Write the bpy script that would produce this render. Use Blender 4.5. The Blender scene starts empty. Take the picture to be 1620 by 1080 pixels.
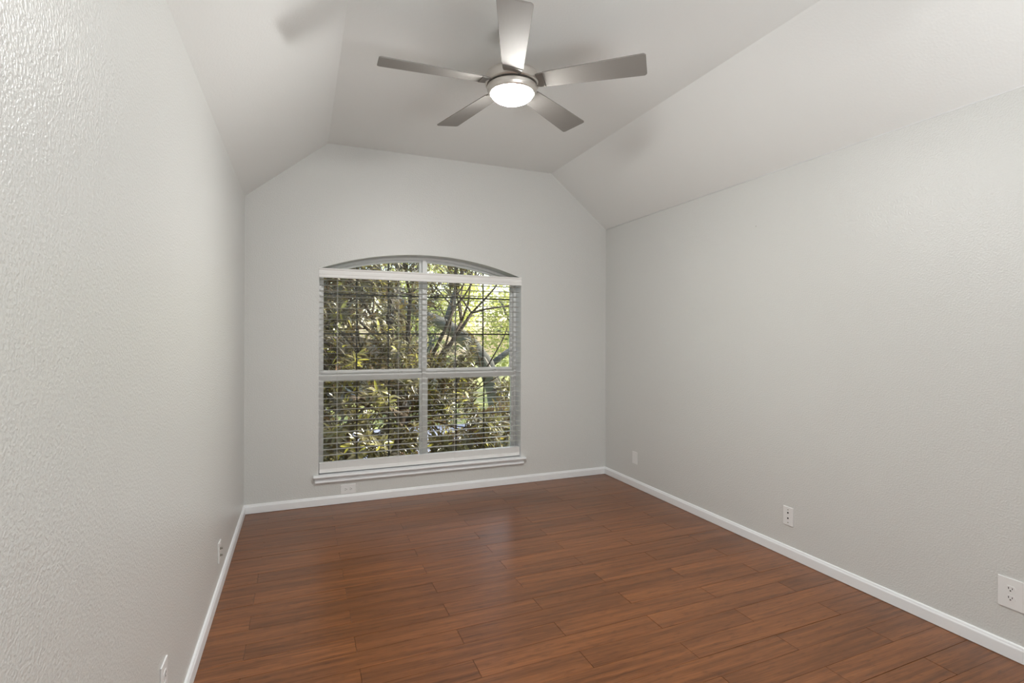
import bpy, bmesh, math, random
from mathutils import Vector, Matrix
random.seed(7)
S = bpy.context.scene
COL = S.collection
PI = math.pi

# ---------------------------------------------------------------- camera, sky, sun, exposure
cam_d = bpy.data.cameras.new('camera')
cam_d.sensor_width = 36.0
cam_d.lens = 820.75 / 1620 * 36.0
cam_d.shift_y = (530.8 - 540) / 1620
cam_d.clip_start = 0.02
cam_d.clip_end = 500
cam = bpy.data.objects.new('camera', cam_d)
COL.objects.link(cam)
cam.matrix_world = (Matrix.Translation((0.403, 0.0, 1.38)) @ Matrix.Rotation(-0.38662, 4, 'Z')
                    @ Matrix.Rotation(PI / 2, 4, 'X') @ Matrix.Rotation(0.0033, 4, 'Z'))
S.camera = cam

W, D, HW, HC, XL, XR = 3.238, 4.471, 2.446, 2.938, 0.602, 2.627
YF = -2.30                      # inner face of the wall behind the camera
GROUND = -3.0                   # the room is on the upper floor

world = bpy.data.worlds.new('world')
S.world = world
world.use_nodes = True
wn = world.node_tree.nodes
sky = wn.new('ShaderNodeTexSky')
sky.sky_type = 'NISHITA'
sky.sun_disc = False
sky.sun_elevation = math.radians(42)
sky.sun_rotation = math.radians(60)
sky.air_density = 1.0
sky.dust_density = 2.5
world.node_tree.links.new(sky.outputs[0], wn['Background'].inputs[0])
wn['Background'].inputs[1].default_value = 0.38

sun_d = bpy.data.lights.new('sun', 'SUN')
sun_d.energy = 8.5
sun_d.angle = math.radians(0.6)
sun_d.color = (1.0, 0.93, 0.80)
sun = bpy.data.objects.new('sun', sun_d)
COL.objects.link(sun)
sun.rotation_euler = Vector((0.85, 0.10, 0.75)).to_track_quat('Z', 'Y').to_euler()

fl_d = bpy.data.lights.new('ceiling_fill', 'AREA')      # added unseen fill light that brightens the ceiling, aimed up from behind the camera
fl_d.shape = 'RECTANGLE'; fl_d.size = 2.5; fl_d.size_y = 1.4
fl_d.energy = 72.0
fl_d.spread = math.radians(130)
fl_d.color = (0.97, 0.985, 1.0)
fl = bpy.data.objects.new('ceiling_fill', fl_d)
COL.objects.link(fl)
fl.location = (1.62, -1.45, 0.60)
fl.rotation_euler = Vector((0.0, -0.25, -0.97)).to_track_quat('Z', 'Y').to_euler()

S.view_settings.view_transform = 'Standard'
S.view_settings.look = 'None'
S.view_settings.exposure = 0.29
S.view_settings.gamma = 1.0
S.view_settings.use_curve_mapping = False
LAMP = 228.0                    # radiance of the fan's lamp

# ---------------------------------------------------------------- materials
def mat(name, color, rough=0.5, metal=0.0, spec=0.5, **kw):
    m = bpy.data.materials.new(name)
    m.use_nodes = True
    b = m.node_tree.nodes['Principled BSDF']
    b.inputs['Base Color'].default_value = (*color, 1)
    b.inputs['Roughness'].default_value = rough
    b.inputs['Metallic'].default_value = metal
    b.inputs['Specular IOR Level'].default_value = spec
    for k, v in kw.items():
        b.inputs[k.replace('_', ' ')].default_value = v
    return m

def N(m, t, **kw):
    n = m.node_tree.nodes.new(t)
    for k, v in kw.items():
        setattr(n, k, v)
    return n

def L(m, a, b):
    m.node_tree.links.new(a, b)

def paint(name, color, rough, s1, s2, strength, dist):
    """roller-textured / orange-peel wall paint"""
    m = mat(name, color, rough)
    b = m.node_tree.nodes['Principled BSDF']
    tc = N(m, 'ShaderNodeTexCoord')
    n1 = N(m, 'ShaderNodeTexNoise'); n1.inputs['Scale'].default_value = s1
    n1.inputs['Detail'].default_value = 2; n1.inputs['Roughness'].default_value = 0.45
    n2 = N(m, 'ShaderNodeTexNoise'); n2.inputs['Scale'].default_value = s2
    n2.inputs['Detail'].default_value = 1
    add = N(m, 'ShaderNodeMath', operation='MULTIPLY_ADD')
    add.inputs[1].default_value = 0.5
    rmp = N(m, 'ShaderNodeMapRange'); rmp.interpolation_type = 'SMOOTHSTEP'
    rmp.inputs['From Min'].default_value = 0.30; rmp.inputs['From Max'].default_value = 0.78
    bp = N(m, 'ShaderNodeBump'); bp.inputs['Strength'].default_value = strength
    bp.inputs['Distance'].default_value = dist
    L(m, tc.outputs['Object'], n1.inputs['Vector']); L(m, tc.outputs['Object'], n2.inputs['Vector'])
    L(m, n1.outputs['Fac'], rmp.inputs['Value'])
    L(m, n2.outputs['Fac'], add.inputs[0]); L(m, rmp.outputs[0], add.inputs[2])
    L(m, add.outputs[0], bp.inputs['Height']); L(m, bp.outputs[0], b.inputs['Normal'])
    return m

M_WALL = paint('grey wall paint', (0.688, 0.694, 0.676), 0.30, 130, 300, 0.44, 0.0019)
M_CEIL = paint('grey ceiling paint', (0.845, 0.858, 0.845), 0.55, 95, 220, 0.25, 0.001)
M_TRIM = mat('white trim paint', (0.88, 0.895, 0.91), 0.35)
M_VINYL = mat('white window vinyl', (0.88, 0.88, 0.87), 0.4)
M_BLIND = mat('white blind', (0.87, 0.865, 0.85), 0.42)
M_SLAT = mat('dimmed white blind slat', (0.52, 0.50, 0.465), 0.5)  # white slats; their underexposed dim look is put into this colour
M_CORD = mat('white cord', (0.75, 0.74, 0.7), 0.8)
M_MUNT = mat('bronze window grille', (0.055, 0.042, 0.03), 0.5)
M_PLATE = mat('white wall plate', (0.84, 0.84, 0.835), 0.32)
M_SLOT = mat('dark slot', (0.02, 0.02, 0.02), 0.6)
M_SCREW = mat('plated screw', (0.55, 0.53, 0.5), 0.35, 0.9)
M_BRASS = mat('dull connector metal', (0.28, 0.26, 0.22), 0.4, 0.8)
M_BARK = mat('bark', (0.10, 0.07, 0.045), 0.9)
M_BARKG = mat('grey oak bark', (0.115, 0.11, 0.10), 0.95)
M_BARKP = mat('pale bark', (0.42, 0.35, 0.28), 0.85)

def brushed(name, c, rough, metal=0.85):
    m = mat(name, c, rough, metal)
    b = m.node_tree.nodes['Principled BSDF']
    tc = N(m, 'ShaderNodeTexCoord'); mp = N(m, 'ShaderNodeMapping')
    mp.inputs['Scale'].default_value = (2, 2, 90)
    nz = N(m, 'ShaderNodeTexNoise'); nz.inputs['Scale'].default_value = 6; nz.inputs['Detail'].default_value = 2
    mr = N(m, 'ShaderNodeMapRange')
    mr.inputs['To Min'].default_value = rough - 0.06; mr.inputs['To Max'].default_value = rough + 0.08
    L(m, tc.outputs['Object'], mp.inputs[0]); L(m, mp.outputs[0], nz.inputs['Vector'])
    L(m, nz.outputs['Fac'], mr.inputs['Value']); L(m, mr.outputs[0], b.inputs['Roughness'])
    return m
M_NICKEL = brushed('brushed nickel', (0.60, 0.57, 0.53), 0.34)
M_BLADE = brushed('satin silver blade', (0.26, 0.247, 0.23), 0.66, 0.15)
M_BRKT = brushed('satin bracket', (0.26, 0.245, 0.225), 0.5, 0.6)

M_LAMP = bpy.data.materials.new('frosted lamp glass lit'); M_LAMP.use_nodes = True
_nt = M_LAMP.node_tree; _nt.nodes.clear()
_e = _nt.nodes.new('ShaderNodeEmission'); _o = _nt.nodes.new('ShaderNodeOutputMaterial')
_e.inputs[0].default_value = (1.0, 0.985, 0.955, 1); _e.inputs[1].default_value = LAMP
_nt.links.new(_e.outputs[0], _o.inputs[0])

M_GLASS = bpy.data.materials.new('window glass'); M_GLASS.use_nodes = True
_nt = M_GLASS.node_tree; _nt.nodes.clear()
_o = _nt.nodes.new('ShaderNodeOutputMaterial'); _mx = _nt.nodes.new('ShaderNodeMixShader')
_f = _nt.nodes.new('ShaderNodeFresnel'); _f.inputs[0].default_value = 1.3
_t = _nt.nodes.new('ShaderNodeBsdfTransparent'); _t.inputs[0].default_value = (0.93, 0.95, 0.93, 1)
_g = _nt.nodes.new('ShaderNodeBsdfGlossy'); _g.inputs['Roughness'].default_value = 0.0
_nt.links.new(_f.outputs[0], _mx.inputs[0]); _nt.links.new(_t.outputs[0], _mx.inputs[1])
_nt.links.new(_g.outputs[0], _mx.inputs[2]); _nt.links.new(_mx.outputs[0], _o.inputs[0])

def floor_material():
    m = mat('reddish brown bamboo plank', (0.16, 0.065, 0.032), 0.3)
    b = m.node_tree.nodes['Principled BSDF']
    b.inputs['Coat Weight'].default_value = 0.12
    b.inputs['Specular IOR Level'].default_value = 0.38
    b.inputs['Coat Roughness'].default_value = 0.22
    tc = N(m, 'ShaderNodeTexCoord')
    at = N(m, 'ShaderNodeAttribute', attribute_name='plank')
    sep = N(m, 'ShaderNodeSeparateColor')
    L(m, at.outputs['Color'], sep.inputs[0])
    off = N(m, 'ShaderNodeVectorMath', operation='MULTIPLY_ADD')
    off.inputs[1].default_value = (37.0, 19.0, 23.0)
    L(m, at.outputs['Color'], off.inputs[0]); L(m, tc.outputs['Object'], off.inputs[2])
    def grain(sx, sy, detail, scale, rgh=0.6):
        mp = N(m, 'ShaderNodeMapping'); mp.inputs['Scale'].default_value = (sx, sy, 1)
        nz = N(m, 'ShaderNodeTexNoise'); nz.inputs['Scale'].default_value = scale
        nz.inputs['Detail'].default_value = detail; nz.inputs['Roughness'].default_value = rgh
        nz.inputs['Distortion'].default_value = 0.25
        L(m, off.outputs[0], mp.inputs[0]); L(m, mp.outputs[0], nz.inputs['Vector'])
        return nz.outputs['Fac']
    g1 = grain(1.1, 26, 4, 1.6)          # broad strands
    g2 = grain(5, 210, 3, 1.5)           # fine fibres
    g3 = grain(14, 60, 2, 1.2, 0.4)      # short dark nodes
    r1 = N(m, 'ShaderNodeValToRGB')
    r1.color_ramp.elements[0].position = 0.28; r1.color_ramp.elements[0].color = (0.127, 0.046, 0.015, 1)
    r1.color_ramp.elements[1].position = 0.72; r1.color_ramp.elements[1].color = (0.30, 0.112, 0.037, 1)
    e = r1.color_ramp.elements.new(0.5); e.color = (0.212, 0.078, 0.026, 1)
    L(m, g1, r1.inputs[0])
    def mul(c, fac_socket, lo, hi, fmin=0.3, fmax=0.7):
        mr = N(m, 'ShaderNodeMapRange')
        mr.inputs['From Min'].default_value = fmin; mr.inputs['From Max'].default_value = fmax
        mr.inputs['To Min'].default_value = lo; mr.inputs['To Max'].default_value = hi
        L(m, fac_socket, mr.inputs['Value'])
        vm = N(m, 'ShaderNodeVectorMath', operation='SCALE')
        L(m, c, vm.inputs[0]); L(m, mr.outputs[0], vm.inputs['Scale'])
        return vm.outputs[0]
    c = mul(r1.outputs['Color'], g2, 0.74, 1.24)
    c = mul(c, g3, 0.80, 1.03, 0.30, 0.42)
    c = mul(c, sep.outputs[0], 0.74, 0.99, 0.0, 1.0)
    L(m, c, b.inputs['Base Color'])
    bp = N(m, 'ShaderNodeBump'); bp.inputs['Strength'].default_value = 0.12; bp.inputs['Distance'].default_value = 0.001
    L(m, g2, bp.inputs['Height']); L(m, bp.outputs[0], b.inputs['Normal'])
    return m
M_FLOOR = floor_material()

def leaf_material(name, top, under, rough=0.3, trans=0.4, vary=0.4):
    m = bpy.data.materials.new(name); m.use_nodes = True
    nt = m.node_tree; b = nt.nodes['Principled BSDF']; out = nt.nodes['Material Output']
    b.inputs['Roughness'].default_value = rough
    at = N(m, 'ShaderNodeAttribute', attribute_name='leaf')
    sep = N(m, 'ShaderNodeSeparateColor'); L(m, at.outputs['Color'], sep.inputs[0])
    geo = N(m, 'ShaderNodeNewGeometry')
    ramp = N(m, 'ShaderNodeValToRGB')
    els = ramp.color_ramp.elements
    els[0].position = 0.0; els[0].color = (*top[0], 1)
    els[1].position = 1.0; els[1].color = (*top[-1], 1)
    for i, c in enumerate(top[1:-1]):
        q = els.new((i + 1) / (len(top) - 1)); q.color = (*c, 1)
    L(m, sep.outputs[0], ramp.inputs[0])
    rgb = N(m, 'ShaderNodeRGB'); rgb.outputs[0].default_value = (*under, 1)
    mr = N(m, 'ShaderNodeMapRange'); mr.inputs['To Min'].default_value = 1 - vary; mr.inputs['To Max'].default_value = 1 + vary
    L(m, sep.outputs[1], mr.inputs['Value'])
    vm = N(m, 'ShaderNodeVectorMath', operation='SCALE')
    L(m, rgb.outputs[0], vm.inputs[0]); L(m, mr.outputs[0], vm.inputs['Scale'])
    mx = N(m, 'ShaderNodeMix', data_type='RGBA')
    L(m, geo.outputs['Backfacing'], mx.inputs['Factor'])
    L(m, ramp.outputs[0], mx.inputs['A']); L(m, vm.outputs[0], mx.inputs['B'])
    L(m, mx.outputs['Result'], b.inputs['Base Color'])
    tr = N(m, 'ShaderNodeBsdfTranslucent'); L(m, ramp.outputs[0], tr.inputs[0])
    ms = N(m, 'ShaderNodeMixShader'); ms.inputs[0].default_value = trans
    L(m, b.outputs[0], ms.inputs[1]); L(m, tr.outputs[0], ms.inputs[2]); L(m, ms.outputs[0], out.inputs[0])
    return m
M_MAG = leaf_material('magnolia leaf', [(0.085, 0.07, 0.045), (0.13, 0.11, 0.055), (0.20, 0.18, 0.065), (0.55, 0.50, 0.09)],
                      (0.34, 0.20, 0.13), 0.16, 0.25)
M_LIGHTLEAF = leaf_material('sunlit yellow green leaf', [(0.40, 0.46, 0.12), (0.62, 0.62, 0.20), (0.78, 0.76, 0.34)],
                            (0.42, 0.44, 0.16), 0.5, 0.5)
M_MIDLEAF = leaf_material('olive green leaf', [(0.14, 0.20, 0.06), (0.26, 0.32, 0.09), (0.42, 0.44, 0.16)],
                          (0.16, 0.18, 0.07), 0.5, 0.4)

# ---------------------------------------------------------------- builders
def obj(name, bm, m, parent=None, smooth=False, bevel=0.0, segs=2):
    bmesh.ops.recalc_face_normals(bm, faces=bm.faces)
    return raw(name, bm, m, parent, smooth, bevel, segs)

def raw(name, bm, m, parent=None, smooth=False, bevel=0.0, segs=2):
    me = bpy.data.meshes.new(name)
    bm.to_mesh(me); bm.free()
    me.materials.append(m)
    if smooth:
        me.polygons.foreach_set('use_smooth', [True] * len(me.polygons))
    o = bpy.data.objects.new(name, me)
    COL.objects.link(o)
    if parent:
        o.parent = parent
    if bevel:
        b = o.modifiers.new('bevel', 'BEVEL'); b.width = bevel; b.segments = segs; b.limit_method = 'ANGLE'
    return o

def empty(name, loc=(0, 0, 0), rz=0.0):
    o = bpy.data.objects.new(name, None); COL.objects.link(o)
    o.empty_display_size = 0.1
    o.location = loc; o.rotation_euler = (0, 0, rz)
    return o

def tag(o, label, cat, group=None, kind=None):
    o['label'] = label; o['category'] = cat
    if group: o['group'] = group
    if kind: o['kind'] = kind
    return o

def struct(o, label=None):
    o['kind'] = 'structure'
    if label: o['label'] = label
    return o

def box(bm, a, b):
    x0, y0, z0 = a; x1, y1, z1 = b
    v = [bm.verts.new(p) for p in ((x0, y0, z0), (x1, y0, z0), (x1, y1, z0), (x0, y1, z0),
                                   (x0, y0, z1), (x1, y0, z1), (x1, y1, z1), (x0, y1, z1))]
    for f in ((0, 3, 2, 1), (4, 5, 6, 7), (0, 1, 5, 4), (1, 2, 6, 5), (2, 3, 7, 6), (3, 0, 4, 7)):
        bm.faces.new([v[i] for i in f])

def B(a, b):
    bm = bmesh.new(); box(bm, a, b); return bm

def prism(bm, pts, axis, a, b):
    """extrude the closed 2-D outline pts along axis ('x','y','z') from a to b"""
    def P(u, v, t):
        return {'x': (t, u, v), 'y': (u, t, v), 'z': (u, v, t)}[axis]
    A = [bm.verts.new(P(u, v, a)) for u, v in pts]
    C = [bm.verts.new(P(u, v, b)) for u, v in pts]
    bm.faces.new(A); bm.faces.new(C[::-1])
    n = len(pts)
    for i in range(n):
        j = (i + 1) % n
        bm.faces.new((A[i], A[j], C[j], C[i]))

def lathe(bm, prof, seg=64, c=(0, 0, 0)):
    rings = []
    for r, z in prof:
        if r < 1e-6:
            rings.append([bm.verts.new((c[0], c[1], c[2] + z))])
        else:
            rings.append([bm.verts.new((c[0] + r * math.cos(2 * PI * k / seg), c[1] + r * math.sin(2 * PI * k / seg), c[2] + z)) for k in range(seg)])
    for A, C in zip(rings, rings[1:]):
        for k in range(seg):
            j = (k + 1) % seg
            if len(A) == 1 and len(C) == 1: continue
            if len(A) == 1: bm.faces.new((A[0], C[j], C[k]))
            elif len(C) == 1: bm.faces.new((A[k], A[j], C[0]))
            else: bm.faces.new((A[k], A[j], C[j], C[k]))

def frame_prism(bm, outer, inner, y0, y1):
    """ring between two outlines with the same number of points, extruded along y"""
    n = len(outer)
    vs = [[bm.verts.new((u, y, v)) for u, v in o] for y in (y0, y1) for o in (outer, inner)]
    o0, i0, o1, i1 = vs
    for k in range(n):
        j = (k + 1) % n
        bm.faces.new((o0[k], o0[j], i0[j], i0[k]))
        bm.faces.new((o1[k], i1[k], i1[j], o1[j]))
        bm.faces.new((o0[k], o1[k], o1[j], o0[j]))
        bm.faces.new((i0[k], i0[j], i1[j], i1[k]))

def tube(bm, pts, radii, seg=8):
    pts = [Vector(p) for p in pts]
    rings = []
    for i, p in enumerate(pts):
        t = (pts[min(i + 1, len(pts) - 1)] - pts[max(i - 1, 0)]).normalized()
        a = t.cross(Vector((0.31, 0.17, 0.93)))
        if a.length < 1e-3: a = t.cross(Vector((1, 0, 0)))
        a.normalize(); b = t.cross(a)
        rings.append([bm.verts.new(p + (a * math.cos(2 * PI * k / seg) + b * math.sin(2 * PI * k / seg)) * radii[i]) for k in range(seg)])
    for A, C in zip(rings, rings[1:]):
        for k in range(seg):
            j = (k + 1) % seg
            bm.faces.new((A[k], A[j], C[j], C[k]))
    bm.faces.new(rings[0][::-1]); bm.faces.new(rings[-1])

# ---------------------------------------------------------------- setting: walls, ceiling, floor
T = 0.24
WX0, WX1, WZ0, WSP, WRISE = 0.537, 2.317, 0.245, 1.917, 0.160     # window opening
WCX = (WX0 + WX1) / 2
HALFW = (WX1 - WX0) / 2
RAD = (HALFW ** 2 + WRISE ** 2) / (2 * WRISE)
def arch_z(x, inset=0.0):
    r = RAD - inset
    return WSP + WRISE - RAD + math.sqrt(max(0, r * r - (x - WCX) ** 2))
def arch_outline(inset, bottom=WZ0, n=28, x0=WX0, x1=WX1):
    a, b = x0 + inset, x1 - inset
    pts = [(a, bottom + inset), (b, bottom + inset)]
    for k in range(n + 1):
        x = b + (a - b) * k / n
        pts.append((x, arch_z(x, inset)))
    return pts

def build_back_wall():
    bm = bmesh.new()
    hole = arch_outline(0.0)
    outer = [(-0.15, -0.3), (W + 0.15, -0.3), (W + 0.15, HC + 0.2), (-0.15, HC + 0.2)]
    loops = {}
    for y in (D, D + T):
        vo = [bm.verts.new((u, y, v)) for u, v in outer]
        vh = [bm.verts.new((u, y, v)) for u, v in hole]
        es = [bm.edges.new((q[i], q[(i + 1) % len(q)])) for q in (vo, vh) for i in range(len(q))]
        bmesh.ops.triangle_fill(bm, edges=es, use_beauty=True)
        loops[y] = (vo, vh)
    for q in (0, 1):
        A, C = loops[D][q], loops[D + T][q]
        for i in range(len(A)):
            j = (i + 1) % len(A)
            bm.faces.new((A[i], A[j], C[j], C[i]))
    return obj('wall_back', bm, M_WALL)
struct(build_back_wall())
struct(obj('wall_left', B((-0.15, YF, -0.3), (0, D, HW)), M_WALL))
struct(obj('wall_right', B((W, YF, -0.3), (W + 0.15, D, HW)), M_WALL))
struct(obj('wall_front', B((-0.15, YF - 0.15, -0.3), (W + 0.15, YF, HC + 0.2)), M_WALL))
bm = bmesh.new()
prism(bm, [(0, HW), (XL, HC), (XR, HC), (W, HW), (W + 0.15, HW), (W + 0.15, HC + 0.2), (-0.15, HC + 0.2), (-0.15, HW)], 'y', YF, D)
struct(obj('ceiling', bm, M_CEIL))

bm = bmesh.new(); tube(bm, [(W - 0.0008, YF + 0.001, HW - 0.0005), (W - 0.0008, D - 0.0005, HW - 0.0005)], [0.0022, 0.0022], 10)
struct(obj('trim_2', bm, M_TRIM, smooth=True), 'thin white caulk bead where the right wall meets the sloped ceiling')

def build_floor():
    bm = bmesh.new()
    lay = bm.loops.layers.float_color.new('plank')
    rnd = random.Random(31)
    PL, PW_, SH = 0.9045, 0.1235, 0.018
    def yy(x, y): return y + SH * (x - 0.633)
    r0 = int((YF - 2.347) / PW_) - 2
    r1 = int((D - 2.347) / PW_) + 2
    for r in range(r0, r1):
        ya, yb = 2.347 + r * PW_, 2.347 + (r + 1) * PW_
        px = 0.633 if r % 2 == 0 else 0.181
        for k in range(-1, 4):
            xa, xb = px + k * PL, px + (k + 1) * PL
            g = 0.0011
            gs = 0.0022 if rnd.random() < 0.10 else 0.0007      # a few open seams
            drop = -rnd.random() * 0.0006
            xa_, xb_ = max(xa + g, 0.0), min(xb - g, W)
            if xb_ <= xa_ + 0.01: continue
            col = (rnd.random(), rnd.random(), rnd.random(), 1)
            quad = []
            for x, y in ((xa_, ya + gs), (xb_, ya + gs), (xb_, yb - 0.0006), (xa_, yb - 0.0006)):
                quad.append((x, min(max(yy(x, y), YF), D)))
            if quad[2][1] - quad[1][1] < 0.004 and quad[3][1] - quad[0][1] < 0.004: continue
            top = [bm.verts.new((x, y, drop)) for x, y in quad]
            low = [bm.verts.new((x, y, -0.006)) for x, y in quad]
            fs = [bm.faces.new(top)]
            for i in range(4):
                j = (i + 1) % 4
                fs.append(bm.faces.new((top[i], low[i], low[j], top[j])))
            for f in fs:
                for lp in f.loops: lp[lay] = col
    n0 = len(bm.faces)
    box(bm, (-0.001, YF - 0.001, -0.2), (W + 0.001, D + 0.001, -0.004))
    bm.faces.ensure_lookup_table()
    for f in bm.faces[n0:]:
        for lp in f.loops: lp[lay] = (0, 0, 0, 1)
    return obj('floor', bm, M_FLOOR)
struct(build_floor())

def baseboard(name, prof_axis, a, b, face, sign):
    """profile: (distance out of the wall, height)"""
    pr = [(0, 0.002), (0.0135, 0.002), (0.0135, 0.052), (0.0125, 0.056), (0.010, 0.060), (0.0085, 0.066), (0.006, 0.0695), (0, 0.0705)]
    bm = bmesh.new()
    if prof_axis == 'y':
        prism(bm, [(face + sign * u, v) for u, v in pr], 'y', a, b)
    else:
        prism(bm, [(face + sign * u, v) for u, v in pr], 'x', a, b)
    struct(obj(name, bm, M_TRIM))
baseboard('baseboard_left', 'y', YF + 0.014, D - 0.014, 0.0, 1)
baseboard('baseboard_right', 'y', YF + 0.014, D - 0.014, W, -1)
baseboard('baseboard_back', 'x', 0.0, W, D, -1)
baseboard('baseboard_front', 'x', 0.0, W, YF, 1)

# ---------------------------------------------------------------- window
win = empty('window_1', (WCX, D + 0.16, WZ0))
struct(win, 'white arched double window with bronze grilles')
def wchild(name, bm, m, parent=win, **kw):
    """geometry written in room coordinates, parented under the window"""
    o = obj(name, bm, m, parent, **kw)
    root = parent
    off = Vector((WCX, D + 0.16, WZ0))
    o.data.transform(Matrix.Translation(-off))
    return o
YG = D + 0.16                       # plane of the sashes
bm = bmesh.new()
frame_prism(bm, arch_outline(0.0015), arch_outline(0.024), YG - 0.03, YG + 0.06)
wchild('window_frame', bm, M_VINYL)
bm = B((WCX - 0.017, YG - 0.030, WZ0 + 0.024), (WCX + 0.017, YG + 0.055, arch_z(WCX, 0.024)))
wchild('mullion', bm, M_VINYL, bevel=0.003)
ZR0, ZRM, ZR1 = 0.995, 1.046, 1.078    # meeting rails
def sash(side):
    xa, xb = (WX0 + 0.024, WCX - 0.017) if side < 0 else (WCX + 0.017, WX1 - 0.024)
    st = 0.019
    # upper sash, set further out, arched head
    def uo(ins):
        a, b = xa + ins, xb - ins
        pts = [(a, ZRM - 0.012 + ins), (b, ZRM - 0.012 + ins)]
        for k in range(17):
            x = b + (a - b) * k / 16
            pts.append((x, arch_z(x, 0.024 + ins)))
        return pts
    bm = bmesh.new(); frame_prism(bm, uo(0.0), [(u, max(v, ZR1)) for u, v in uo(st)], YG + 0.012, YG + 0.042)
    up = wchild('upper_sash', bm, M_VINYL, bevel=0.002)
    # lower sash, closer to the room
    bm = bmesh.new()
    zb = WZ0 + 0.024
    frame_prism(bm, [(xa, zb), (xb, zb), (xb, ZRM), (xa, ZRM)],
                [(xa + st, zb + 0.042), (xb - st, zb + 0.042), (xb - st, ZR0), (xa + st, ZR0)], YG - 0.018, YG + 0.010)
    lo = wchild('lower_sash', bm, M_VINYL, bevel=0.002)
    off = Matrix.Translation(-Vector((WCX, D + 0.16, WZ0)))
    def sub(name, bm, m, parent):
        o = obj(name, bm, m, parent); o.data.transform(off); return o
    # glass
    g = bmesh.new(); prism(g, [(u, max(v, ZR1 - 0.002)) for u, v in uo(st - 0.004)], 'y', YG + 0.026, YG + 0.030)
    sub('glass_pane', g, M_GLASS, up)
    sub('glass_pane', B((xa + st - 0.003, YG - 0.006, zb + 0.04), (xb - st + 0.003, YG - 0.002, ZR0 + 0.002)), M_GLASS, lo)
    # grilles (muntins): flat bars just outside the glass
    gx = [xa + st + (xb - xa - 2 * st) * t for t in (1 / 3, 2 / 3)]
    bm = bmesh.new()
    for x in gx:
        box(bm, (x - 0.0065, YG + 0.031, ZR1), (x + 0.0065, YG + 0.036, arch_z(x, 0.024 + st) + 0.002))
    for z in (1.392, 1.729):
        box(bm, (xa + st, YG + 0.0315, z - 0.007), (xb - st, YG + 0.0365, z + 0.007))
    sub('grille', bm, M_MUNT, up)
    bm = bmesh.new()
    for x in gx:
        box(bm, (x - 0.0065, YG - 0.001, zb + 0.042), (x + 0.0065, YG + 0.004, ZR0))
    box(bm, (xa + st, YG - 0.0005, 0.644), (xb - st, YG + 0.0045, 0.658))
    sub('grille', bm, M_MUNT, lo)
    # sash locks on the meeting rail
    for t in (0.16, 0.80):
        x = xa + (xb - xa) * t
        bm = bmesh.new()
        box(bm, (x - 0.030, YG - 0.016, ZRM), (x + 0.030, YG + 0.010, ZRM + 0.006))
        lathe(bm, [(0, 0.006), (0.014, 0.006), (0.012, 0.015), (0, 0.017)], 20, (x, YG - 0.003, ZRM))
        box(bm, (x, YG - 0.018, ZRM + 0.009), (x + 0.034, YG - 0.008, ZRM + 0.015))
        sub('sash_lock', bm, M_VINYL, lo)
sash(-1); sash(1)

# stool and apron under the window
sill = empty('trim_1', (WCX, D, WZ0))
struct(sill, 'white window stool with an apron moulding below')
def schild(name, bm, m, **kw):
    o = obj(name, bm, m, sill, **kw); o.data.transform(Matrix.Translation(-Vector((WCX, D, WZ0)))); return o
bm = bmesh.new()
prism(bm, [(D - 0.034, 0.226), (D - 0.040, 0.230), (D - 0.042, 0.2365), (D - 0.040, 0.243), (D - 0.034, 0.2465), (D - 0.0005, 0.2465), (D - 0.0005, 0.226)], 'x', WX0 - 0.038, WX1 + 0.038)
box(bm, (WX0 + 0.001, D - 0.0006, 0.2452), (WX1 - 0.001, D + 0.13, 0.2465))
schild('stool', bm, M_TRIM)
bm = bmesh.new()
prism(bm, [(D - 0.0005, 0.226), (D - 0.007, 0.226), (D - 0.009, 0.214), (D - 0.013, 0.204), (D - 0.020, 0.198), (D - 0.022, 0.193), (D - 0.021, 0.186), (D - 0.017, 0.183), (D - 0.0005, 0.183)], 'x', WX0 - 0.024, WX1 + 0.024)
schild('apron', bm, M_TRIM)

bm = bmesh.new()
for xa in (WX0 + 0.0002, WX1 - 0.0015):
    box(bm, (xa, D + 0.001, 0.2466), (xa + 0.0013, D + 0.128, WSP))
schild('lit_jamb_strip', bm, M_TRIM)  # added strips; their white stands in for daylight on the side jambs

# ---------------------------------------------------------------- blind
BX0, BX1 = WX0 + 0.006, WX1 - 0.006
bl = empty('window_blind', (WCX, D + 0.04, 0.29))
tag(bl, 'wide white horizontal slat blind, open, hanging in the arched window under a white valance', 'window blind')
def bchild(name, bm, m, smooth=False, bevel=0.0):
    o = obj(name, bm, m, bl, smooth=smooth, bevel=bevel)
    o.data.transform(Matrix.Translation(-Vector((WCX, D + 0.04, 0.29)))); return o
YB = D + 0.040
bm = bmesh.new()       # moulded valance, face flush with the wall
prism(bm, [(D - 0.004, 1.846), (D - 0.008, 1.850), (D - 0.008, 1.858), (D - 0.004, 1.863), (D - 0.004, 1.872), (D - 0.0065, 1.876), (D - 0.0065, 1.896),
           (D - 0.004, 1.900), (D - 0.004, 1.908), (D - 0.009, 1.914), (D - 0.009, 1.922), (D - 0.003, 1.9245), (D + 0.004, 1.9245), (D + 0.004, 1.846)], 'x', WX0 + 0.001, WX1 - 0.001)
bchild('valance', bm, M_BLIND)
bchild('headrail', B((BX0, D + 0.012, 1.868), (BX1, D + 0.068, 1.910)), M_BLIND)
bm = bmesh.new()
PITCH = 0.0464
zs = []
z = 0.3954
while z < 1.85:
    zs.append(z); z += PITCH
tilt = math.radians(-3)
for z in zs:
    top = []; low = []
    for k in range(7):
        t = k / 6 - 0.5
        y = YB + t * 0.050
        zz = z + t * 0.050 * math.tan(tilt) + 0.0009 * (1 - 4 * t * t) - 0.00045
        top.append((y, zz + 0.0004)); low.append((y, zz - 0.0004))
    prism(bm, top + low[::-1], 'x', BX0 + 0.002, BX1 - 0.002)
bchild('slats', bm, M_SLAT)
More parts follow.
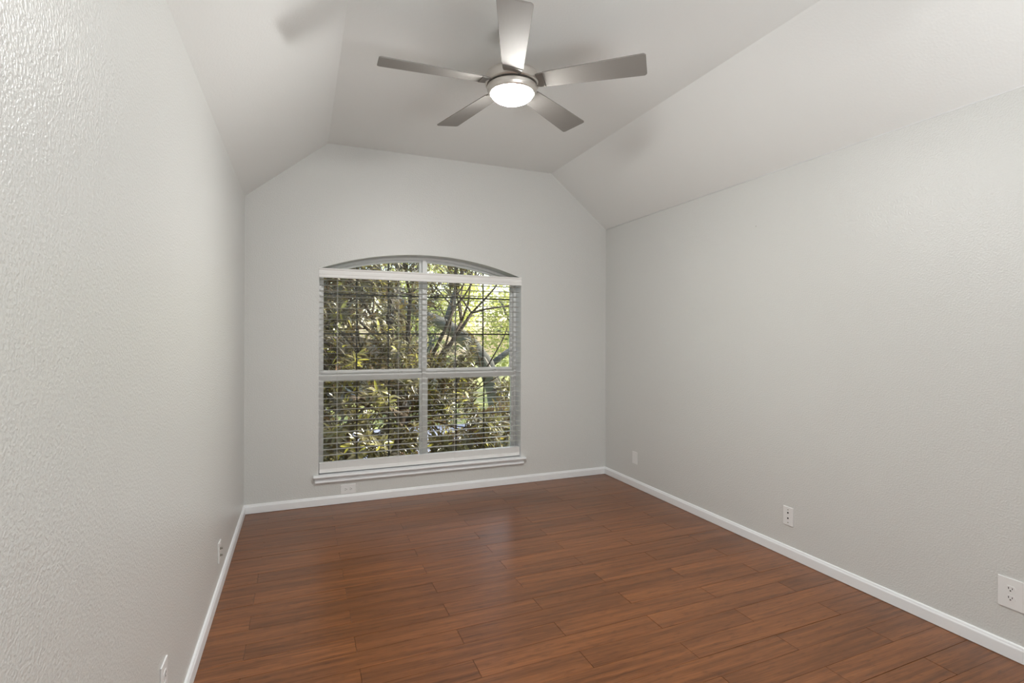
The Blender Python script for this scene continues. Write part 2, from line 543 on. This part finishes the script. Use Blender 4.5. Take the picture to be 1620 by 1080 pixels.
bchild('bottom_rail', B((BX0, YB - 0.026, 0.256), (BX1, YB + 0.026, 0.290)), M_BLIND, bevel=0.004)
bm = bmesh.new()       # spare slats lying closed on the bottom rail
for k in range(14):
    box(bm, (BX0 + 0.002, YB - 0.025, 0.2905 + k * 0.0034), (BX1 - 0.002, YB + 0.025, 0.2932 + k * 0.0034))
bchild('stacked_slats', bm, M_BLIND)
for x in (0.68, 1.18, 1.68, 2.12):
    bm = bmesh.new()
    for y in (YB - 0.0275, YB + 0.0275):
        tube(bm, [(x, y, 0.262), (x, y, 1.87)], [0.0005] * 2, 6)
    for z in zs:
        tube(bm, [(x, YB - 0.0275, z - 0.0035), (x, YB + 0.0275, z - 0.0035)], [0.0004] * 2, 4)
    tube(bm, [(x + 0.006, YB, 0.262), (x + 0.006, YB, 1.87)], [0.0007] * 2, 6)
    bchild('ladder_cord', bm, M_CORD)

# ---------------------------------------------------------------- ceiling fan
FX, FY = 1.396, 2.449
fan = empty('ceiling_fan', (FX, FY, HC))
tag(fan, 'brushed nickel ceiling fan with five blades and a lit round lamp', 'ceiling fan')
def fchild(name, bm, m, parent=fan, smooth=False, bevel=0.0, segs=2):
    o = obj(name, bm, m, parent, smooth=smooth, bevel=bevel, segs=segs); return o
def fz(z): return z - HC
bm = bmesh.new(); lathe(bm, [(0, 0), (0.070, 0), (0.072, fz(2.93)), (0.072, fz(2.885)), (0.066, fz(2.872)), (0.02, fz(2.868)), (0, fz(2.868))])
fchild('canopy', bm, M_NICKEL, bevel=0.001)
bm = bmesh.new(); lathe(bm, [(0, fz(2.875)), (0.0135, fz(2.875)), (0.0135, fz(2.73)), (0, fz(2.73))], 32)
fchild('downrod', bm, M_NICKEL)
bm = bmesh.new(); lathe(bm, [(0, fz(2.745)), (0.035, fz(2.745)), (0.045, fz(2.735)), (0.10, fz(2.722)), (0.128, fz(2.708)), (0.137, fz(2.692)), (0.137, fz(2.656)), (0.131, fz(2.651)), (0.10, fz(2.649)), (0, fz(2.649))], 96)
fchild('motor_housing', bm, M_NICKEL)
for a in (0,):
    bm = bmesh.new(); lathe(bm, [(0, fz(2.6485)), (0.120, fz(2.6485)), (0.120, fz(2.644)), (0, fz(2.644))], 96)
    fchild('housing_gap', bm, M_SLOT)
bm = bmesh.new(); lathe(bm, [(0, fz(2.6435)), (0.126, fz(2.6435)), (0.1285, fz(2.639)), (0.1265, fz(2.625)), (0.120, fz(2.614)), (0.113, fz(2.6085)), (0.108, fz(2.6085)), (0.108, fz(2.62)), (0, fz(2.62))], 96)
fchild('lamp_ring', bm, M_NICKEL)
bm = bmesh.new()
prof = [(0.1075, fz(2.612))]
for k in range(1, 13):
    a = k / 12 * PI / 2
    prof.append((0.1075 * math.cos(a) if k < 12 else 0, fz(2.612) - 0.047 * math.sin(a)))
lathe(bm, prof, 64)
dome = fchild('lamp_glass', bm, M_LAMP, smooth=True)

def blade_bms():
    """one blade along +x, pitched about its own axis; returns blade and bracket"""
    R0, R1 = 0.167, 0.664
    w0, w1 = 0.098, 0.149
    def hw(r): return (w0 + (w1 - w0) * ((r - 0.13) / (R1 - 0.13)) ** 0.8) / 2
    rim = []
    n = 14
    for k in range(n + 1):
        r = R0 + (R1 - 0.016 - R0) * k / n
        rim.append((r, -hw(r)))
    c = 0.016
    for k in range(1, 6):
        a = -PI / 2 + k / 6 * PI / 2
        rim.append((R1 - c + c * math.cos(a), -hw(R1) + c + c * math.sin(a)))
    for k in range(0, 6):
        a = k / 6 * PI / 2
        rim.append((R1 - c + c * math.cos(a), hw(R1) - c + c * math.sin(a)))
    for k in range(n, -1, -1):
        r = R0 + (R1 - 0.016 - R0) * k / n
        rim.append((r, hw(r)))
    bm = bmesh.new(); prism(bm, rim, 'z', -0.003, 0.003)
    # bracket: from inside the housing out over the blade root
    br = bmesh.new()
    o = [(0.105, -0.028), (0.125, -0.040), (0.140, -0.047), (0.1665, -0.0505), (0.1665, 0.0505), (0.140, 0.047), (0.125, 0.040), (0.105, 0.028)]
    prism(br, o, 'z', -0.0060, 0.0015)
    return bm, br
pitch = Matrix.Rotation(-0.2014, 4, 'X')
PH0 = 3.0858
b_bm, br_bm = blade_bms()
for bmx in (b_bm, br_bm):
    bmesh.ops.transform(bmx, matrix=pitch, verts=bmx.verts)
blade0 = fchild('blade', b_bm, M_BLADE, bevel=0.0012)
blade0.location = (0, 0, fz(2.6625)); blade0.rotation_euler = (0, 0, PH0)
brk = obj('blade_bracket', br_bm, M_BRKT, blade0, bevel=0.001)
for k in range(1, 5):
    c = blade0.copy(); COL.objects.link(c); c.parent = fan
    c.rotation_euler = (0, 0, PH0 + k * 2 * PI / 5)
    d = brk.copy(); COL.objects.link(d); d.parent = c

# ---------------------------------------------------------------- wall plates
# local frame: plate lies in the x-z plane, faces -y, its back on y = 0
def plate(name, w, h, loc, rz, label, cat, group=None):
    r = empty(name, loc, rz)
    tag(r, label, cat, group)
    bm = bmesh.new(); box(bm, (-w / 2, -0.0055, -h / 2), (w / 2, 0, h / 2))
    obj('cover_plate', bm, M_PLATE, r, bevel=0.0022)
    return r
def screw(r, x, z, m=M_PLATE):
    bm = bmesh.new()
    lathe(bm, [(0, 0), (0.0034, 0), (0.0034, 0.0012), (0, 0.0018)], 16)
    bmesh.ops.transform(bm, matrix=Matrix.Translation((x, -0.0055, z)) @ Matrix.Rotation(PI / 2, 4, 'X'), verts=bm.verts)
    obj('screw', bm, m, r)
def receptacle(r, x, z, horiz=False):
    """one rounded outlet face with two blade slots and a ground hole"""
    pts = []
    for k in range(32):
        a = 2 * PI * k / 32
        pts.append((0.0172 * math.cos(a), max(-0.0140, min(0.0140, 0.0172 * math.sin(a)))))
    if horiz: pts = [(-v, u) for u, v in pts]
    bm = bmesh.new(); prism(bm, [(x + u, z + v) for u, v in pts], 'y', -0.0072, -0.005)
    f = obj('outlet_face', bm, M_PLATE, r)
    bm = bmesh.new()
    def sl(u, v, a, b):
        if horiz: u, v, a, b = -v, u, b, a
        box(bm, (x + u - a, -0.0075, z + v - b), (x + u + a, -0.0070, z + v + b))
    sl(-0.0064, 0.0035, 0.0013, 0.0042); sl(0.0064, 0.0035, 0.0013, 0.0034)
    sl(0, -0.0065, 0.0025, 0.0025)
    obj('slots', bm, M_SLOT, f)

# back wall: horizontal duplex below the window
r = plate('wall_outlet', 0.120, 0.076, (0.769, D, 0.1135), 0, 'white duplex outlet mounted sideways on the back wall below the window sill', 'outlet')
receptacle(r, -0.0195, 0, True); receptacle(r, 0.0195, 0, True); screw(r, 0, 0)
# right wall (faces -x): rotate so local -y -> -x
RW = -PI / 2
r = plate('wall_plate', 0.072, 0.110, (W, 3.968, 0.268), RW, 'small white wall plate on the right wall nearest the far corner', 'wall plate')
bm = bmesh.new(); box(bm, (-0.0165, -0.0072, -0.033), (0.0165, -0.005, 0.033)); obj('insert', bm, M_PLATE, r, bevel=0.001)
screw(r, 0, 0.042); screw(r, 0, -0.042)
r = plate('cable_jack_plate', 0.071, 0.116, (W, 2.356, 0.256), RW, 'white jack plate with four dark dots on the middle of the right wall', 'jack plate')
for z, rad in ((0.0215, 0.0046), (-0.0125, 0.0046)):
    bm = bmesh.new(); lathe(bm, [(0.0, 0.0), (rad, 0.0), (rad, 0.003), (rad * 0.55, 0.0045), (0, 0.0045)], 20)
    bmesh.ops.transform(bm, matrix=Matrix.Translation((0, -0.0055, z)) @ Matrix.Rotation(PI / 2, 4, 'X'), verts=bm.verts)
    obj('jack_socket', bm, M_SLOT, r)
for z in (0.040, -0.040):
    screw(r, 0, z, M_BRASS)
r = plate('wall_outlet', 0.128, 0.131, (W, 1.2375, 0.278), RW, 'large white outlet plate on the right wall cut by the photo edge', 'outlet')
# local +x runs toward -y (toward the camera)
receptacle(r, -0.0185, 0.0195); receptacle(r, -0.0185, -0.0195); screw(r, -0.0185, 0)
# left wall (faces +x)
LW = PI / 2
r = plate('cable_jack_plate', 0.076, 0.108, (0, 3.166, 0.219), LW, 'white jack plate with two dark connectors on the left wall near the window corner', 'jack plate')
for z in (0.016, -0.020):
    bm = bmesh.new(); lathe(bm, [(0, 0), (0.0062, 0), (0.0062, 0.004), (0.0046, 0.0042), (0.0046, 0.013), (0.0030, 0.013), (0, 0.0125)], 18)
    bmesh.ops.transform(bm, matrix=Matrix.Translation((0, -0.0055, z)) @ Matrix.Rotation(PI / 2, 4, 'X'), verts=bm.verts)
    obj('coaxial_connector', bm, M_BRASS, r)
screw(r, 0, 0.042); screw(r, 0, -0.042)
r = plate('wall_outlet', 0.078, 0.120, (0, 1.946, 0.280), LW, 'white duplex outlet low on the left wall nearest the camera', 'outlet')
receptacle(r, 0, 0.0195); receptacle(r, 0, -0.0195); screw(r, 0, 0)

# tiny nail left in the right wall
bm = bmesh.new(); lathe(bm, [(0, 0), (0.0022, 0), (0.0022, 0.001), (0.0008, 0.0012), (0.0008, 0.010), (0, 0.010)], 12)
bmesh.ops.transform(bm, matrix=Matrix.Rotation(-PI / 2, 4, 'Y'), verts=bm.verts)
bmesh.ops.transform(bm, matrix=Matrix.Rotation(PI, 4, 'Z') @ Matrix.Rotation(0, 4, 'X'), verts=bm.verts)
nail = obj('wall_nail', bm, M_BRASS); nail.location = (W - 0.0085, 2.61, 2.12)
tag(nail, 'tiny dark nail left in the bare right wall', 'nail')

# ---------------------------------------------------------------- outside: ground, road, house
def noise_mat(name, c1, c2, scale, rough=0.9):
    m = mat(name, c1, rough)
    b = m.node_tree.nodes['Principled BSDF']
    tc = N(m, 'ShaderNodeTexCoord'); nz = N(m, 'ShaderNodeTexNoise')
    nz.inputs['Scale'].default_value = scale; nz.inputs['Detail'].default_value = 6
    rp = N(m, 'ShaderNodeValToRGB')
    rp.color_ramp.elements[0].position = 0.35; rp.color_ramp.elements[0].color = (*c1, 1)
    rp.color_ramp.elements[1].position = 0.65; rp.color_ramp.elements[1].color = (*c2, 1)
    L(m, tc.outputs['Object'], nz.inputs['Vector']); L(m, nz.outputs['Fac'], rp.inputs[0]); L(m, rp.outputs[0], b.inputs['Base Color'])
    return m
M_GRASS = noise_mat('dry lawn grass', (0.16, 0.19, 0.05), (0.38, 0.40, 0.14), 1.5)
M_ROAD = noise_mat('pale street concrete', (0.20, 0.215, 0.30), (0.27, 0.29, 0.38), 0.8)
M_HWALL = mat('pale house wall', (0.36, 0.30, 0.26), 0.8)
M_ROOF = noise_mat('brown roof shingle', (0.12, 0.08, 0.06), (0.20, 0.14, 0.10), 6)
M_BRICK = noise_mat('brown brick', (0.24, 0.13, 0.08), (0.34, 0.20, 0.13), 9)

bm = bmesh.new(); box(bm, (-60, D + T + 0.3, GROUND - 0.3), (90, 110, GROUND))
struct(obj('lawn', bm, M_GRASS))
bm = bmesh.new(); box(bm, (-60, 18.0, GROUND), (90, 24.5, GROUND + 0.02))
struct(obj('street', bm, M_ROAD))
bm = bmesh.new(); box(bm, (-1.2, 24.5, GROUND), (1.8, 35.0, GROUND + 0.025))
struct(obj('driveway', bm, M_ROAD))
house = empty('house', (3.0, 36.0, GROUND))
tag(house, 'pale single storey house with a brown gabled roof across the street', 'house')
bm = bmesh.new(); box(bm, (-6, 0, 0), (7, 8, 2.6)); obj('wall', bm, M_HWALL, house)
bm = bmesh.new(); prism(bm, [(-6.5, 2.5), (7.5, 2.5), (7.5, 2.7), (0.5, 4.4), (-6.5, 2.7)], 'y', -0.5, 8.5); obj('roof', bm, M_ROOF, house)
bm = bmesh.new(); box(bm, (1.5, -0.25, 0), (3.2, 0.0, 2.5)); obj('brick_pier', bm, M_BRICK, house)
bm = bmesh.new(); box(bm, (-3.6, -0.06, 0), (0.8, 0.0, 2.1)); obj('garage_door', bm, mat('grey garage door', (0.30, 0.30, 0.33), 0.6), house)

# ---------------------------------------------------------------- trees
def add_leaf(bm, lay, base, direction, up, length, width, col, bend=0.12, simple=False):
    d = direction.normalized()
    s = d.cross(up)
    if s.length < 1e-3: s = d.cross(Vector((1, 0, 0)))
    s.normalize(); n = s.cross(d)
    if simple:
        q = [base - s * width / 2, base + d * length * 0.55 - s * width * 0.45 , base + d * length, base + d * length * 0.5 + s * width / 2]
        f = [bm.faces.new([bm.verts.new(p) for p in q])]
    else:
        prof = ((0.0, 0.10), (0.3, 0.85), (0.6, 1.0), (0.85, 0.55))
        Lr, Cr, Rr = [], [], []
        for t, w in prof:
            c = base + d * (length * t) - n * (bend * length * t * t)
            Lr.append(bm.verts.new(c - s * width * w / 2 + n * width * 0.14 * w))
            Cr.append(bm.verts.new(c))
            Rr.append(bm.verts.new(c + s * width * w / 2 + n * width * 0.14 * w))
        tip = bm.verts.new(base + d * length - n * bend * length)
        f = []
        for i in range(3):
            f.append(bm.faces.new((Lr[i], Cr[i], Cr[i + 1], Lr[i + 1])))
            f.append(bm.faces.new((Cr[i], Rr[i], Rr[i + 1], Cr[i + 1])))
        f.append(bm.faces.new((Lr[3], Cr[3], tip))); f.append(bm.faces.new((Cr[3], Rr[3], tip)))
    for q in f:
        for lp in q.loops: lp[lay] = col

def grow(rnd, bm, p, d, r, length, depth, tips, spread=0.6, upb=0.15, shut=None):
    """one bough with side shoots; tips collects twig ends"""
    if shut and shut(p): return
    pts = [p.copy()]; rad = [r]
    n = 4
    for i in range(n):
        d = (d + Vector((rnd.gauss(0, .13), rnd.gauss(0, .13), rnd.gauss(0, .10) + upb * 0.12))).normalized()
        p = p + d * length / n
        pts.append(p.copy()); rad.append(r * (1 - 0.42 * (i + 1) / n))
        if depth > 0 and i >= 1 and rnd.random() < 0.75:
            sd = (d + Vector((rnd.gauss(0, spread), rnd.gauss(0, spread), rnd.gauss(0, spread * 0.7)))).normalized()
            grow(rnd, bm, p.copy(), sd, rad[-1] * 0.62, length * rnd.uniform(0.5, 0.75), depth - 1, tips, spread, upb, shut)
    tube(bm, pts, rad, 6 if r > 0.02 else 4)
    if depth == 0:
        tips.append((pts[-1], d)); tips.append((pts[2], d))
    else:
        for k in range(2):
            sd = (d + Vector((rnd.gauss(0, spread * .7), rnd.gauss(0, spread * .7), rnd.gauss(0, spread * 0.5)))).normalized()
            grow(rnd, bm, pts[-1].copy(), sd, rad[-1] * 0.7, length * rnd.uniform(0.55, 0.8), depth - 1, tips, spread, upb, shut)

def open_side(w):      # the crown is thin and open on its right
    return (w.x > 3.30 and w.z > 0.6) or (w.x > 2.8 and 0.85 < w.z < 1.5)

def magnolia():
    rnd = random.Random(12)
    base = Vector((1.95, 8.7, GROUND))
    root = empty('magnolia_tree', base)
    tag(root, 'large magnolia tree with glossy green and rusty brown leaves filling the window view', 'tree')
    bm = bmesh.new()
    tips = []
    fork = Vector((2.0, 8.7, 0.15)) - base
    tube(bm, [(0, 0, 0), (0.03, 0, 1.0), (-0.03, 0.02, 2.1), fork], [0.17, 0.135, 0.12, 0.105], 12)
    boughs = [  # direction, radius, length, start z
        ((-0.55, -0.1, 1.0), 0.055, 1.7, 0.0), ((-0.2, 0.15, 1.1), 0.06, 1.9, 0.0), ((0.25, -0.1, 1.1), 0.06, 1.9, 0.0),
        ((0.75, 0.1, 0.85), 0.055, 1.8, 0.0), ((1.1, -0.1, 0.45), 0.045, 1.5, -0.1), ((-1.0, 0.0, 0.55), 0.05, 1.5, -0.1),
        ((-1.0, -0.3, 0.05), 0.04, 1.2, -0.5), ((1.0, -0.2, 0.0), 0.04, 1.35, -0.6), ((0.3, -1.0, 0.3), 0.045, 1.1, -0.3),
        ((-0.4, -1.0, 0.5), 0.045, 1.2, -0.1), ((0.9, 0.5, -0.1), 0.04, 1.3, -0.9), ((-0.8, 0.5, 0.1), 0.04, 1.3, -0.9),
        ((-0.5, -0.7, 0.0), 0.04, 1.1, -1.0), ((0.6, -0.7, 0.0), 0.035, 1.0, -1.1), ((0.1, 0.9, 0.5), 0.045, 1.4, -0.2), ((0.8, -0.3, 1.15), 0.045, 1.9, 0.1), ((0.9, -0.6, 1.2), 0.045, 1.8, 0.1), ((-0.7, -0.5, 1.0), 0.045, 1.8, 0.1),
        ((-0.1, -0.4, 1.2), 0.05, 2.0, 0.0), ((0.0, -0.9, -0.1), 0.03, 0.9, -1.4),
        ((-0.9, -0.5, -0.1), 0.035, 1.2, -1.2), ((-0.3, -1.0, -0.15), 0.03, 1.1, -1.0), ((-1.0, 0.1, -0.25), 0.035, 1.3, -1.0), ((0.7, -0.6, -0.3), 0.03, 1.0, -0.9), ((-0.6, -0.9, 0.35), 0.035, 1.1, -0.6),
        ((-0.9, -0.5, 0.45), 0.035, 1.3, -0.2), ((-0.35, -1.0, 0.25), 0.035, 1.2, -0.3), ((0.35, -1.0, 0.35), 0.035, 1.2, -0.2), ((-0.6, 0.5, 0.5), 0.035, 1.3, -0.1)]
    for d, r, ln, dz in boughs:
        grow(rnd, bm, fork + Vector((0, 0, dz)), Vector(d).normalized(), r, ln, 3, tips, 0.6, 0.15, lambda q: open_side(q + base))
    obj('trunk', bm, M_BARK, root, smooth=True)
    lb = bmesh.new(); lay = lb.loops.layers.float_color.new('leaf')
    for p, d in tips:
        w = p + base
        if w.y < D + T + 0.45 or rnd.random() < 0.08: continue
        if open_side(w): continue
        nl = rnd.randint(12, 17)
        d = (d + Vector((0, 0, 0.35))).normalized()
        a = d.cross(Vector((0.2, 0.9, 0.1))).normalized(); b = d.cross(a)
        tone = rnd.random()
        for k in range(nl):
            an = k * 2.4 + rnd.random() * 0.6
            rad = a * math.cos(an) + b * math.sin(an)
            el = rnd.uniform(0.15, 1.1)
            ld = (rad * math.cos(el * 0.9) + d * math.sin(el * 0.9) + Vector((0, 0, -0.22))).normalized()
            hue = tone * 0.5 + rnd.random() * 0.35
            if rnd.random() < 0.06: hue = 1.0
            upv = (d + rad * 0.1 + Vector((0, 0, 0.6))).normalized()
            add_leaf(lb, lay, p - d * rnd.uniform(0, 0.20) + rad * 0.008, ld, upv, rnd.uniform(0.10, 0.17), rnd.uniform(0.026, 0.042),
                     (hue, rnd.random(), rnd.random(), 1), rnd.uniform(0.02, 0.3))
    raw('foliage', lb, M_MAG, root, smooth=True)
    return len(tips)
magnolia()

def airy_tree(name, x, y, h, rad, seed, m, label, bark, count, size, zc=0.6, group=None):
    rnd = random.Random(seed)
    base = Vector((x, y, GROUND))
    root = empty(name, base)
    tag(root, label, 'tree', group)
    bm = bmesh.new(); tips = []
    tr = 0.03 * h
    fk = Vector((rnd.uniform(-.3, .3), rnd.uniform(-.3, .3), h * 0.3))
    tube(bm, [(0, 0, 0), fk * 0.5 + Vector((0.1, 0, 0)), fk], [tr, tr * 0.8, tr * 0.7], 10)
    for k in range(6):
        an = k / 6 * 2 * PI + rnd.random()
        d = Vector((math.cos(an) * 0.8, math.sin(an) * 0.8, rnd.uniform(0.5, 1.3))).normalized()
        grow(rnd, bm, fk, d, tr * 0.45, h * 0.3, 1, tips, 0.6)
    obj('trunk', bm, bark, root, smooth=True)
    lb = bmesh.new(); lay = lb.loops.layers.float_color.new('leaf')
    clumps = []
    for k in range(int(count / 90)):
        v = Vector((rnd.gauss(0, 1), rnd.gauss(0, 1), rnd.gauss(0, 1))).normalized() * rnd.uniform(0.45, 1.0)
        clumps.append((Vector((v.x * rad, v.y * rad, h * zc + v.z * h * 0.42)), rnd.uniform(0.12, 0.26) * rad, rnd.random()))
    for c, cr, tone in clumps:
        if c.z < 0.4: c.z = 0.4
        for k in range(90):
            v = Vector((rnd.gauss(0, 1), rnd.gauss(0, 1), rnd.gauss(0, 0.7))) * cr * 0.6
            d = Vector((rnd.gauss(0, 1), rnd.gauss(0, 1), rnd.gauss(-0.2, 0.8))).normalized()
            up = Vector((rnd.gauss(0, .7), rnd.gauss(0, .7), 1)).normalized()
            s = size * rnd.uniform(0.6, 1.4)
            p = c + v
            if p.z < 0.1: continue
            add_leaf(lb, lay, p, d, up, s, s * 0.55, (min(1, tone * 0.6 + rnd.random() * 0.4), rnd.random(), 0, 1), simple=True)
    raw('foliage', lb, m, root)

airy_tree('shade_tree', 13.4, 27.6, 9.0, 4.0, 3, M_LIGHTLEAF, 'bright yellow green tree behind the right window pane, just beyond the street', M_BARKG, 10000, 0.22, 0.5)
airy_tree('shade_tree', 20.5, 37.5, 12.0, 5.0, 4, M_LIGHTLEAF, 'bright yellow green tree at the far right edge of the window view', M_BARKG, 8000, 0.28, 0.5)
airy_tree('shade_tree', 6.6, 29.2, 7.5, 2.4, 5, M_MIDLEAF, 'small olive green tree on the lawn behind the centre mullion', M_BARKG, 5000, 0.17, 0.62)
airy_tree('shade_tree', 12.6, 52.0, 15.0, 6.0, 6, M_LIGHTLEAF, 'tall pale leafy tree far behind the right half of the window', M_BARKG, 8000, 0.36, 0.6)
airy_tree('shade_tree', 1.2, 52.0, 15.0, 5.0, 8, M_LIGHTLEAF, 'tall pale leafy tree behind the roof of the pale house', M_BARKG, 8000, 0.34, 0.6)

# leaning oak with a thick arching trunk
def oak():
    base = Vector((5.75, 13.6, GROUND))
    root = empty('oak_tree', base)
    tag(root, 'thick grey oak trunk arching to the left behind the magnolia leaves', 'tree')
    bm = bmesh.new()
    P = [(5.75, 13.6, GROUND), (5.62, 13.6, -1.5), (5.42, 13.55, -0.2), (5.12, 13.5, 0.6), (4.62, 13.5, 1.22), (4.0, 13.45, 1.64), (3.2, 13.4, 2.0), (2.2, 13.3, 2.5), (1.2, 13.2, 3.3)]
    tube(bm, [Vector(p) - base for p in P], [0.38, 0.28, 0.24, 0.23, 0.21, 0.17, 0.13, 0.09, 0.05], 14)
    rnd = random.Random(4); tips = []
    for q, d in (((4.0, 13.45, 1.75), (0.3, 0, 1)), ((5.3, 13.5, 0.6), (1, 0.1, 0.7)), ((2.4, 13.3, 2.5), (-0.2, 0.2, 1))):
        grow(rnd, bm, Vector(q) - base, Vector(d).normalized(), 0.09, 2.2, 2, tips, 0.5)
    obj('trunk', bm, M_BARKG, root, smooth=True)
    bm = bmesh.new()
    tube(bm, [Vector(p) - base for p in ((4.55, 12.0, 0.85), (4.84, 12.0, 0.35), (5.1, 12.05, -0.1), (5.45, 12.4, -0.6), (5.6, 13.3, -1.3))], [0.03, 0.045, 0.055, 0.065, 0.08], 10)
    obj('branch', bm, M_BARKP, root, smooth=True)
    lb = bmesh.new(); lay = lb.loops.layers.float_color.new('leaf')
    for p, d in tips:
        for k in range(26):
            v = Vector((rnd.gauss(0, 1), rnd.gauss(0, 1), rnd.gauss(0, 1))) * 0.28
            dd = Vector((rnd.gauss(0, 1), rnd.gauss(0, 1), rnd.gauss(-0.2, 0.6))).normalized()
            s = rnd.uniform(0.07, 0.13)
            add_leaf(lb, lay, p + v, dd, Vector((rnd.gauss(0, .6), rnd.gauss(0, .6), 1)), s, s * 0.5, (rnd.random(), rnd.random(), 0, 1), simple=True)
    raw('foliage', lb, M_MIDLEAF, root)
oak()
